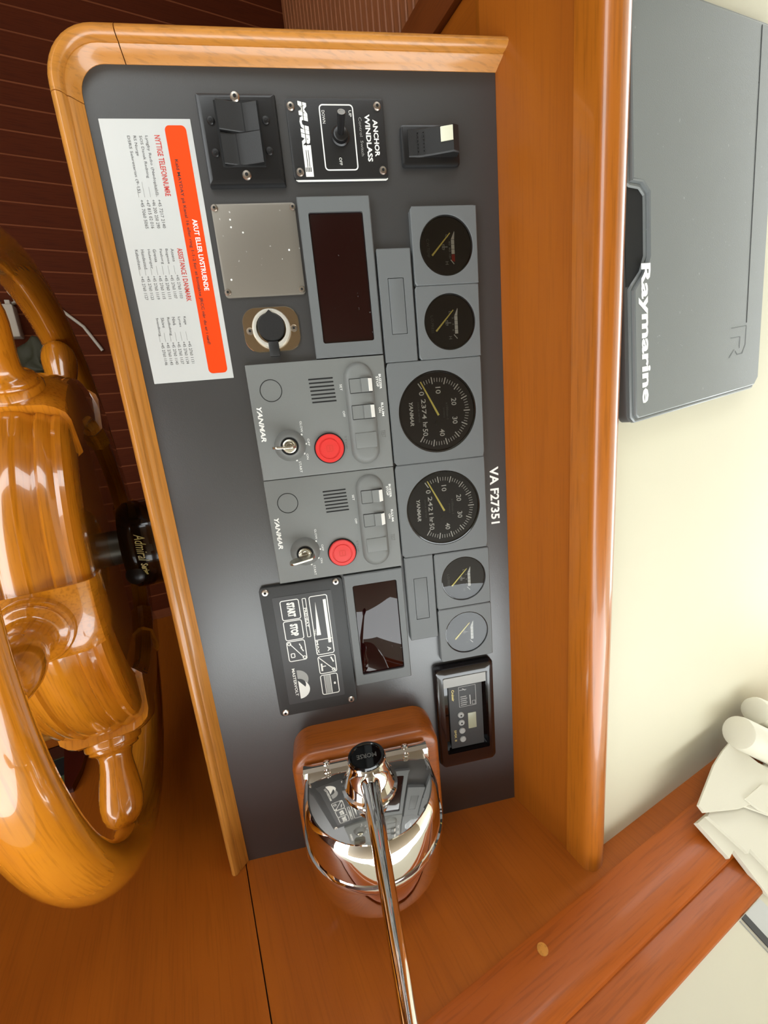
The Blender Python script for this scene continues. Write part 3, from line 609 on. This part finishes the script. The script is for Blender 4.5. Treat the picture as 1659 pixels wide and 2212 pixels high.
MB().slab(-.0022, .0212, .0018, .0128, z, z + .0005, .0004, .0001).build('screen', 'lcd', t)
for k, x in enumerate((-.0020, .0097, .0222, .0352)):
    m = MB(); m.lathe([(.0042, 0), (.0042, .0012), (.0034, .0020), (0, .0021)], 24); o = m.build('button', 'silver_grey', t); o.location = (x, -.0078 + .0003 * k, z)
    if k < 2: m = MB(); m.lathe([(.0012, 0), (.0012, .0002), (0, .0003)], 12, Matrix.Translation((0, 0, .0021))); m.build('button_mark', 'gap_black', o)
m = MB(); m.outline(-.0430, -.0130, -.0092, .0140, .0006, .0006, z)
for k in range(5): m.bar((-.0280 + .0030 * k, -.0070), (-.0280 + .0030 * k, .0010 + .001 * (k % 2)), .0012, z)
m.bar((-.0400, -.0040), (-.0370, .0000), .0012, z); m.bar((-.0380, -.0080), (-.0380, .0015), .0008, z); m.outline(-.0200, -.0140, .0085, .0130, .0004, .0006, z); m.bar((-.029, .0058), (-.0150, .0062), .0014, z); m.build('legend', 'print_grey', t)
m = MB(); m.text('Cruisair', -.0405, -.0240, -.0185, -.0150, z, bold=.02); m.text('SMX II', .0200, .0370, -.0178, -.0150, z); m.build('lettering', 'print_gold', t)

# boat number in white letters on the panel
m = MB(); m.text('VA F27351', -.0344, .0344, -.0055, .0055, 0, t=.0003, bold=.025)
o = m.build('boat_number', 'print_white'); o.location = PR @ Vector((-.0200, .1196, .0)); o.rotation_euler = (TILT, 0, 0); tag(o, 'white adhesive lettering VA F27351 along the upper edge of the panel', 'lettering')

# ------------------------------------------------------------ engine control lever on its wooden pedestal
t = onpanel('lever_pedestal', 'rounded brown wooden block under the chrome engine control', 'pedestal', .3300, -.0675)
m = MB(); L = []
for d, z in ((0, 0), (0, .036), (.0010, .0410), (.0035, .0445), (.0070, .0458), (.0120, .0460)): L.append([(x, y, z) for x, y in rrect(-.0880 + d, .0870 - d, -.0890 + d, .0865 - d, .026 - d * .5, 8)])
m.loft(L); m.build('block', 'pedestal_wood', t, smooth=50)
t = onpanel('engine_control', 'chrome engine control with domed housing, black hub cap and long lever', 'control lever', .3050, -.0705, w=.046)
HC = .0365; R0 = .0735                        # dome centre height, radius
def dshape(r, x, flat0=0., k=26): return [(x, -r, flat0)] + [(x, -r * cos(pi * i / k), HC + r * sin(pi * i / k)) for i in range(k + 1)] + [(x, r, flat0)]
MB().slab(-.0475, .0560, -.0755, .0755, 0, .0035, .012, .0010).build('flange', 'chrome', t)
def dface(k): return [(-.0430 - .0050 * (1 - k * k), y * k, HC + (z - HC) * k) for x, y, z in dshape(.0655, 0, .002)]
m = MB(); m.loft([dface(q) for q in (.05, .2, .35, .5, .65, .8, .9)] + [dshape(.0655, -.0430, .002), dshape(.0672, -.0438, .002), dshape(.0700, -.0405, .002), dshape(R0, -.0310, .002), dshape(R0, .030, .002), dshape(.0715, .0385, .002), dshape(.062, .0440, .002)], cap0=True, cap1=True); m.build('housing', 'chrome', t, smooth=25)
m = MB(); m.loft([dshape(R0 - .001, -.0030, .002), dshape(R0 + .0022, -.0026, .002), dshape(R0 + .0026, 0, .002), dshape(R0 + .0022, .0036, .002), dshape(R0 - .001, .0040, .002)], cap0=False, cap1=False); m.build('band', 'chrome', t, smooth=60)
m = MB(); m.prism([(-.0520, .0030), (-.0520, .0085), (-.0490, .0118), (-.0430, .0125), (-.0430, .0030)], -.0715, .0715, 'XZ'); br = m.build('side_bracket', 'chrome', t, smooth=15)
for y in (-.045, .046): 
    o = screw(br, 0, 0, 0, .0042, 'screw', 'chrome', False); o.location = (-.0518, y, .0058); o.rotation_euler = (0, -pi / 2, 0)
    screw(br, -.0468, y, .0118, .0036, 'screw', 'chrome', False)
HM = Matrix.Translation((-.0470, 0, .0395)) @ Matrix.Rotation(-pi / 2, 4, 'Y')
m = MB(); m.lathe([(.0300, 0), (.0300, .0025), (.0270, .0035), (.0262, .0060), (.0250, .0120), (.0225, .0200), (.0205, .0270), (.0205, .0330), (.0195, .0345), (.0180, .0345)], 48, HM); h = m.build('hub', 'chrome', t, smooth=30)
m = MB(); m.lathe([(.0195, .0330), (.0195, .0358), (.0180, .0368), (.0164, .0366), (.0158, .0352), (0, .0352)], 48, HM); hc = m.build('hub_cap', 'gloss_black', t)
m = MB(); m.text('MORSE', -.0105, .0105, -.0030, .0030, .0354, bold=.02, mat=HM @ Matrix.Rotation(-pi / 2, 4, 'Z')); m.build('hub_lettering', 'print_dim', hc)
m = MB(); m.tube([(-.062, 0, .040), (-.0650, 0, .060), (-.0660, 0, .075), (-.0672, .0005, .16), (-.0682, .001, .2385)], [.0115, .0105, .0088, .0068, .0056], 24); m.build('lever', 'chrome', t)
m = MB(); m.tube([(-.0682, .001, .2385), (-.0682, .001, .242), (-.0683, .001, .254), (-.0684, .001, .270), (-.0684, .001, .284), (-.0684, .001, .288)], [.0070, .0078, .0120, .0150, .0110, .004], 20); m.build('lever_knob', 'gloss_black', t)

# ------------------------------------------------------------ chart plotter with its sun cover, flat on the dash
t = thing('chart_plotter', 'large grey chart plotter under a grey sun cover with white maker lettering', 'plotter', (-.0945, .1800, .145), (0, 0, radians(5.4)))
Wp, Hp = .335, .228
MB().slab(-Wp + .002, -.001, -.004, Hp - .004, 0, .0085, .008, .0010).build('housing', 'plotter_side', t)
m = MB(); nx0, nx1, nd = -.196, -.128, .022    # thumb notch along the near edge
P = [(-.006, 0), (0, .006), (0, Hp - .010), (-.010, Hp), (-Wp + .008, Hp), (-Wp, Hp - .008), (-Wp, .006), (-Wp + .006, 0), (nx0 - .002, 0), (nx0, .003), (nx0 + .001, nd - .006), (nx0 + .006, nd), (nx1 - .016, nd), (nx1 - .004, nd - .006), (nx1 + .006, .004), (nx1 + .010, 0)]
def ins(P, d):
    n = len(P); A = sum(P[i][0] * P[(i + 1) % n][1] - P[(i + 1) % n][0] * P[i][1] for i in range(n)); sg = 1 if A > 0 else -1; Q = []
    for i in range(n):
        a, b, c = Vector(P[i - 1]), Vector(P[i]), Vector(P[(i + 1) % n]); e = (b - a).normalized(); g = (c - b).normalized()
        n1 = Vector((-e.y, e.x)) * sg; n2 = Vector((-g.y, g.x)) * sg; k = (n1 + n2); k = k / max(k.dot(n1), .3); Q.append((b.x + k.x * d, b.y + k.y * d))
    return Q
L = [[(*p, .0060) for p in P], [(*p, .0090) for p in P], [(*p, .0100) for p in ins(P, .0012)], [(*p, .0100) for p in ins(P, .0028)], [(*p, .0096) for p in ins(P, .0030)], [(*p, .0096) for p in ins(P, .0036)], [(*p, .0120) for p in ins(P, .0040)], [(*p, .0128) for p in ins(P, .0052)]]
m.loft(L); cv_ = m.build('sun_cover', 'plotter_grey', t, smooth=30); z = .0128
MB().box(nx0 - .004, nx1 + .008, -.002, nd + .004, .0030, .0089).build('notch_recess', 'gap_black', t)
m = MB(); m.text('Raymarine', -.137, -.0165, .0090, .0260, z, bold=.035); m.build('lettering', 'print_white', cv_)
m = MB(); m.bar((-Wp + .006, Hp - .036), (-.073, Hp - .036), .0014, z); m.build('hinge_groove', 'gap_black', cv_)
m = MB(); m.bar((-.070, Hp - .036), (-.050, Hp - .036), .0012, z); m.bar((-.070, Hp - .036), (-.070, Hp - .066), .0010, z); m.bar((-.050, Hp - .0365), (-.042, Hp - .042), .0012, z); m.bar((-.042, Hp - .042), (-.042, Hp - .052), .0010, z); m.bar((-.042, Hp - .052), (-.046, Hp - .056), .0010, z)
m.bar((-.060, Hp - .048), (-.048, Hp - .048), .0012, z); m.bar((-.060, Hp - .048), (-.060, Hp - .066), .0008, z); m.bar((-.048, Hp - .058), (-.040, Hp - .068), .0010, z); m.build('letter_emblem', 'plotter_mark', cv_)

# ------------------------------------------------------------ steering wheel and its pump
WC = Vector((.020, -.348, -.256))
RX = Matrix.Rotation(pi / 2, 4, 'X')          # lathe axis z -> -y
t = thing('ships_helm', 'varnished golden wooden ship steering wheel with turned handles and outer hoop', 'steering wheel', WC)
def torus(R, r, n=120, k=16):
    m = MB(); v = []; f = []
    for i in range(n):
        a = 2 * pi * i / n
        for j in range(k): b = 2 * pi * j / k; q = R + r * cos(b); v.append((q * cos(a), 1.05 * r * sin(b), q * sin(a)))
    for i in range(n):
        for j in range(k): f.append((i * k + j, i * k + (j + 1) % k, (i + 1) % n * k + (j + 1) % k, (i + 1) % n * k + j))
    return m.add(v, f)
ringgrain = lambda c: ((math.atan2(c.x, c.z)) * .3, math.hypot(c.x, c.z), c.y)
torus(.360, .0232).build('outer_hoop', 'wheel_ring', t, smooth=60, grain=ringgrain)
fp = [(.172, -.030), (.172, .030), (.180, .041), (.196, .043), (.212, .043), (.220, .0415), (.226, .0385), (.2275, .0345), (.2265, .0310), (.2285, .0280), (.2310, .0240), (.2315, .0205), (.2290, .0180), (.2300, .0150), (.2335, .0100), (.2350, .0), (.2335, -.0100), (.2300, -.0150), (.2290, -.0180), (.2315, -.0205), (.2310, -.0240), (.2285, -.0280), (.2265, -.0310), (.2275, -.0345), (.226, -.0385), (.220, -.0415), (.212, -.043), (.180, -.041), (.172, -.030)]
m = MB(); m.lathe(fp, 120, RX); m.build('felloe', 'wheel_ring', t, smooth=30, grain=ringgrain)
A0 = 28.5
blk = spk = hnd = None
def blockmesh():
    m = MB(); n = 8; L = []
    for hw, dr in ((.155, -.002), (.150, .0015), (.142, .0025)): pass
    prof = [(.168, -.034), (.168, .034), (.178, .0445), (.222, .0462), (.231, .0440), (.2375, .0370), (.2410, .0290), (.2418, 0), (.2410, -.0290), (.2375, -.0370), (.231, -.0440), (.222, -.0462), (.178, -.0445)]
    for i in range(n + 1):
        a = -.135 + .27 * i / n; q = 0 if 0 < i < n else -.0015
        L.append([((r + q) * cos(a), y, (r + q) * sin(a)) for r, y in prof])
    m.loft(L); return m
for k in range(6):
    a = radians(A0 + 60 * k); rot = (0, -a, 0)
    if k == 0:
        blk = blockmesh().build('felloe_block', 'wheel_wood', t, smooth=28); blk.rotation_euler = rot
        LX = Matrix.Rotation(pi / 2, 4, 'Y')
        m = MB(); m.lathe([(.0300, .228), (.0300, .2455), (.0285, .2475), (.0262, .2480), (.0258, .2495), (.0262, .2515), (.0240, .2535), (.0205, .2545), (.0178, .2580), (.0172, .2640), (.0180, .2740), (.0204, .2880), (.0222, .3020), (.0226, .3120), (.0212, .3230), (.0176, .3320), (.0120, .3378), (.0060, .3400), (0, .3405)], 32, LX); hnd = m.build('handle', 'wheel_wood', t, smooth=40); hnd.rotation_euler = rot
        m = MB(); m.lathe([(.0250, .040), (.0250, .072), (.0190, .076), (.0240, .080), (.0240, .086), (.0175, .090), (.0200, .100), (.0250, .114), (.0220, .126), (.0175, .135), (.0240, .139), (.0240, .145), (.0190, .149), (.0265, .154), (.0275, .174)], 28, LX); spk = m.build('spoke', 'wheel_wood', t, smooth=40); spk.rotation_euler = rot
    else:
        for o in (blk, hnd, spk): child_copy(o, t, None, rot)
m = MB(); m.lathe([(.0, .075), (.030, .074), (.040, .066), (.046, .052), (.058, .044), (.070, .030), (.0715, .010), (.0675, .006), (.0715, .002), (.0715, -.008), (.064, -.014), (.040, -.018), (0, -.018)], 48, RX); m.build('hub', 'wheel_wood', t, smooth=35)
m = MB(); m.lathe([(0, -.018), (.060, -.018), (.060, -.0225), (.030, -.024), (0, -.024)], 48, RX); hf = m.build('hub_flange', 'gloss_black', t)
m = MB(); m.lathe([(.0595, -.0172), (.0625, -.0175), (.0630, -.0200), (.0618, -.0222), (.0595, -.0226)], 48, RX, caps=False); m.build('flange_rim', 'steel', hf)
m = MB(); m.lathe([(.024, -.020), (.024, -.0442), (0, -.0442)], 32, RX); m.build('shaft', 'shaft_grey', t)

t = thing('steering_pump', 'glossy black cylindrical helm pump behind the wheel hub', 'helm pump', (WC.x, YF, WC.z))
m = MB(); m.lathe([(.062, 0), (.062, .080), (.060, .090), (.054, .0965), (.030, .0985), (0, .0985)], 56, RX); m.build('housing', 'gloss_black', t, smooth=40)
m = MB(); m.lathe([(.0120, 0), (.0120, .006), (.008, .009), (0, .0095)], 20, Matrix.Translation((.030, -.085, .050)) @ Matrix.Rotation(.3, 4, 'X')); m.build('filler_plug', 'black_plastic', t)
m = MB(); m.text('Admiral', -.026, .012, -.078, -.066, 0, shear=.5); m.text('Series', .014, .034, -.077, -.069, 0, shear=.3, bold=.03)
m.v = [(.0624 * sin(x / .0624), y, .0624 * cos(x / .0624)) for x, y, z in m.v]; m.build('lettering', 'print_gold', t)

# ------------------------------------------------------------ folded canvas blind in the corner of the dash
t = thing('folded_blind', 'rolled and folded cream window blind lying over the dash corner', 'blind', (.40, .36, .145))
def pt(x, y, z): return (x - .40, y - .36, z - .145)
m = MB(); m.tube([pt(.3480, .4105, .1745), pt(.3488, .4116, .1750), pt(.3515, .4153, .1765), pt(.3755, .449, .195), pt(.410, .497, .216)], [.018, .0215, .0225, .0228, .0230], 28); m.build('roll', 'canvas', t)
m = MB(); m.tube([pt(.3435, .470, .1675), pt(.345, .472, .168), pt(.3475, .4755, .169), pt(.40, .55, .195)], [.012, .018, .0200, .0205], 24); m.build('roll', 'canvas', t)
NL = Vector((-.8137, 0, .5812))                 # the hanging folds lean with the window
def sheet(poly, th, off=0., name='fold'):
    m = MB(); P = [Vector(pt(*p)) + NL * off for p in poly]
    m.loft([[tuple(p) for p in P], [tuple(p + NL * (th * .6)) for p in P], [tuple(p + NL * th + (sum(P, Vector()) / len(P) - p) * .012) for p in P]]); return m.build(name, 'canvas', t)
sheet([(.4019, .2765, .1956), (.4252, .2828, .2283), (.4237, .2965, .2261), (.4485, .2955, .2609), (.4600, .3000, .2770), (.4600, .480, .2770), (.4019, .480, .1956)], .0060, -.004)
sheet([(.4008, .3000, .1940), (.4020, .2920, .1957), (.4290, .3077, .2335), (.4280, .3140, .2320), (.4430, .3192, .2530), (.4560, .3270, .2715), (.4560, .480, .2715), (.4008, .480, .1940)], .0050, .002)
sheet([(.3673, .4064, .1679), (.3690, .3800, .1703), (.3723, .3504, .1748), (.3839, .2842, .1911), (.3887, .2840, .1978), (.3990, .3346, .2122), (.4100, .4333, .2277)], .0035)
sheet([(.3933, .4222, .1923), (.3958, .3186, .1957), (.4024, .3400, .2049), (.4226, .3800, .2332), (.4208, .4600, .2307)], .0035, .0045)
sheet([(.4026, .3933, .2052), (.4024, .3517, .2049), (.4120, .3600, .2184), (.4340, .3950, .2490), (.4300, .4600, .2436)], .0035, .0085)

# ------------------------------------------------------------ small things low down
t = thing('magazine', 'green and white printed magazine standing in the side pocket', 'magazine', (XS + .050, -.56, pz0))
LM = Matrix.Rotation(-.12, 4, 'Y')
MB().box(-.004, .004, -.080, .078, 0, .205, .001, seg=1, mat=LM).build('cover', 'magazine_green', t)
MB().box(-.0054, -.0042, -.070, .074, .120, .190, mat=LM).build('pale_print', 'magazine_pale', t)
MB().box(-.0054, -.0042, -.070, .074, .006, .070, mat=LM).build('dark_patch', 'gap_black', t)  # black patch across the lower part of the magazine
t = thing('cable_connector', 'grey plastic plug with pale cables on the cabin sole behind the wheel', 'connector', (-.425, -.535, ZF))
MB().box(-.045, .030, -.030, .030, 0, .035, .004).build('body', 'cable_grey', t)
for y in (-.020, .0, .020): MB().box(-.055, -.044, y - .005, y + .005, .010, .028, .001).build('prong', 'cable_grey', t)
m = MB(); m.tube([(-.05, .02, .004), (-.07, .06, .004), (-.05, .11, .004), (0, .16, .004), (.06, .19, .004)], .004, 8); m.build('cable', 'cable_grey', t)

m = MB(); n, k = 28, 16; V = []; F = []
for i in range(n):
    for j in range(k + 1):
        a = 2 * pi * i / n; b = pi / 2 * j / k
        w = 1 + .10 * sin(3 * a + 5 * b) + .07 * sin(7 * a - 4 * b) + .05 * sin(11 * b + 2 * a)
        V.append((.085 * w * cos(a) * cos(b) ** .6, .060 * w * sin(a) * cos(b) ** .6, .055 * w * sin(b)))
for i in range(n):
    for j in range(k): F.append((i * (k + 1) + j, (i + 1) % n * (k + 1) + j, (i + 1) % n * (k + 1) + j + 1, i * (k + 1) + j + 1))
o = m.add(V, F).build('cloth_bag', 'olive_cloth', None, smooth=60); o.location = (-.312, -.468, ZF); tag(o, 'crumpled dark olive cloth bag on the cabin sole behind the wheel', 'bag')
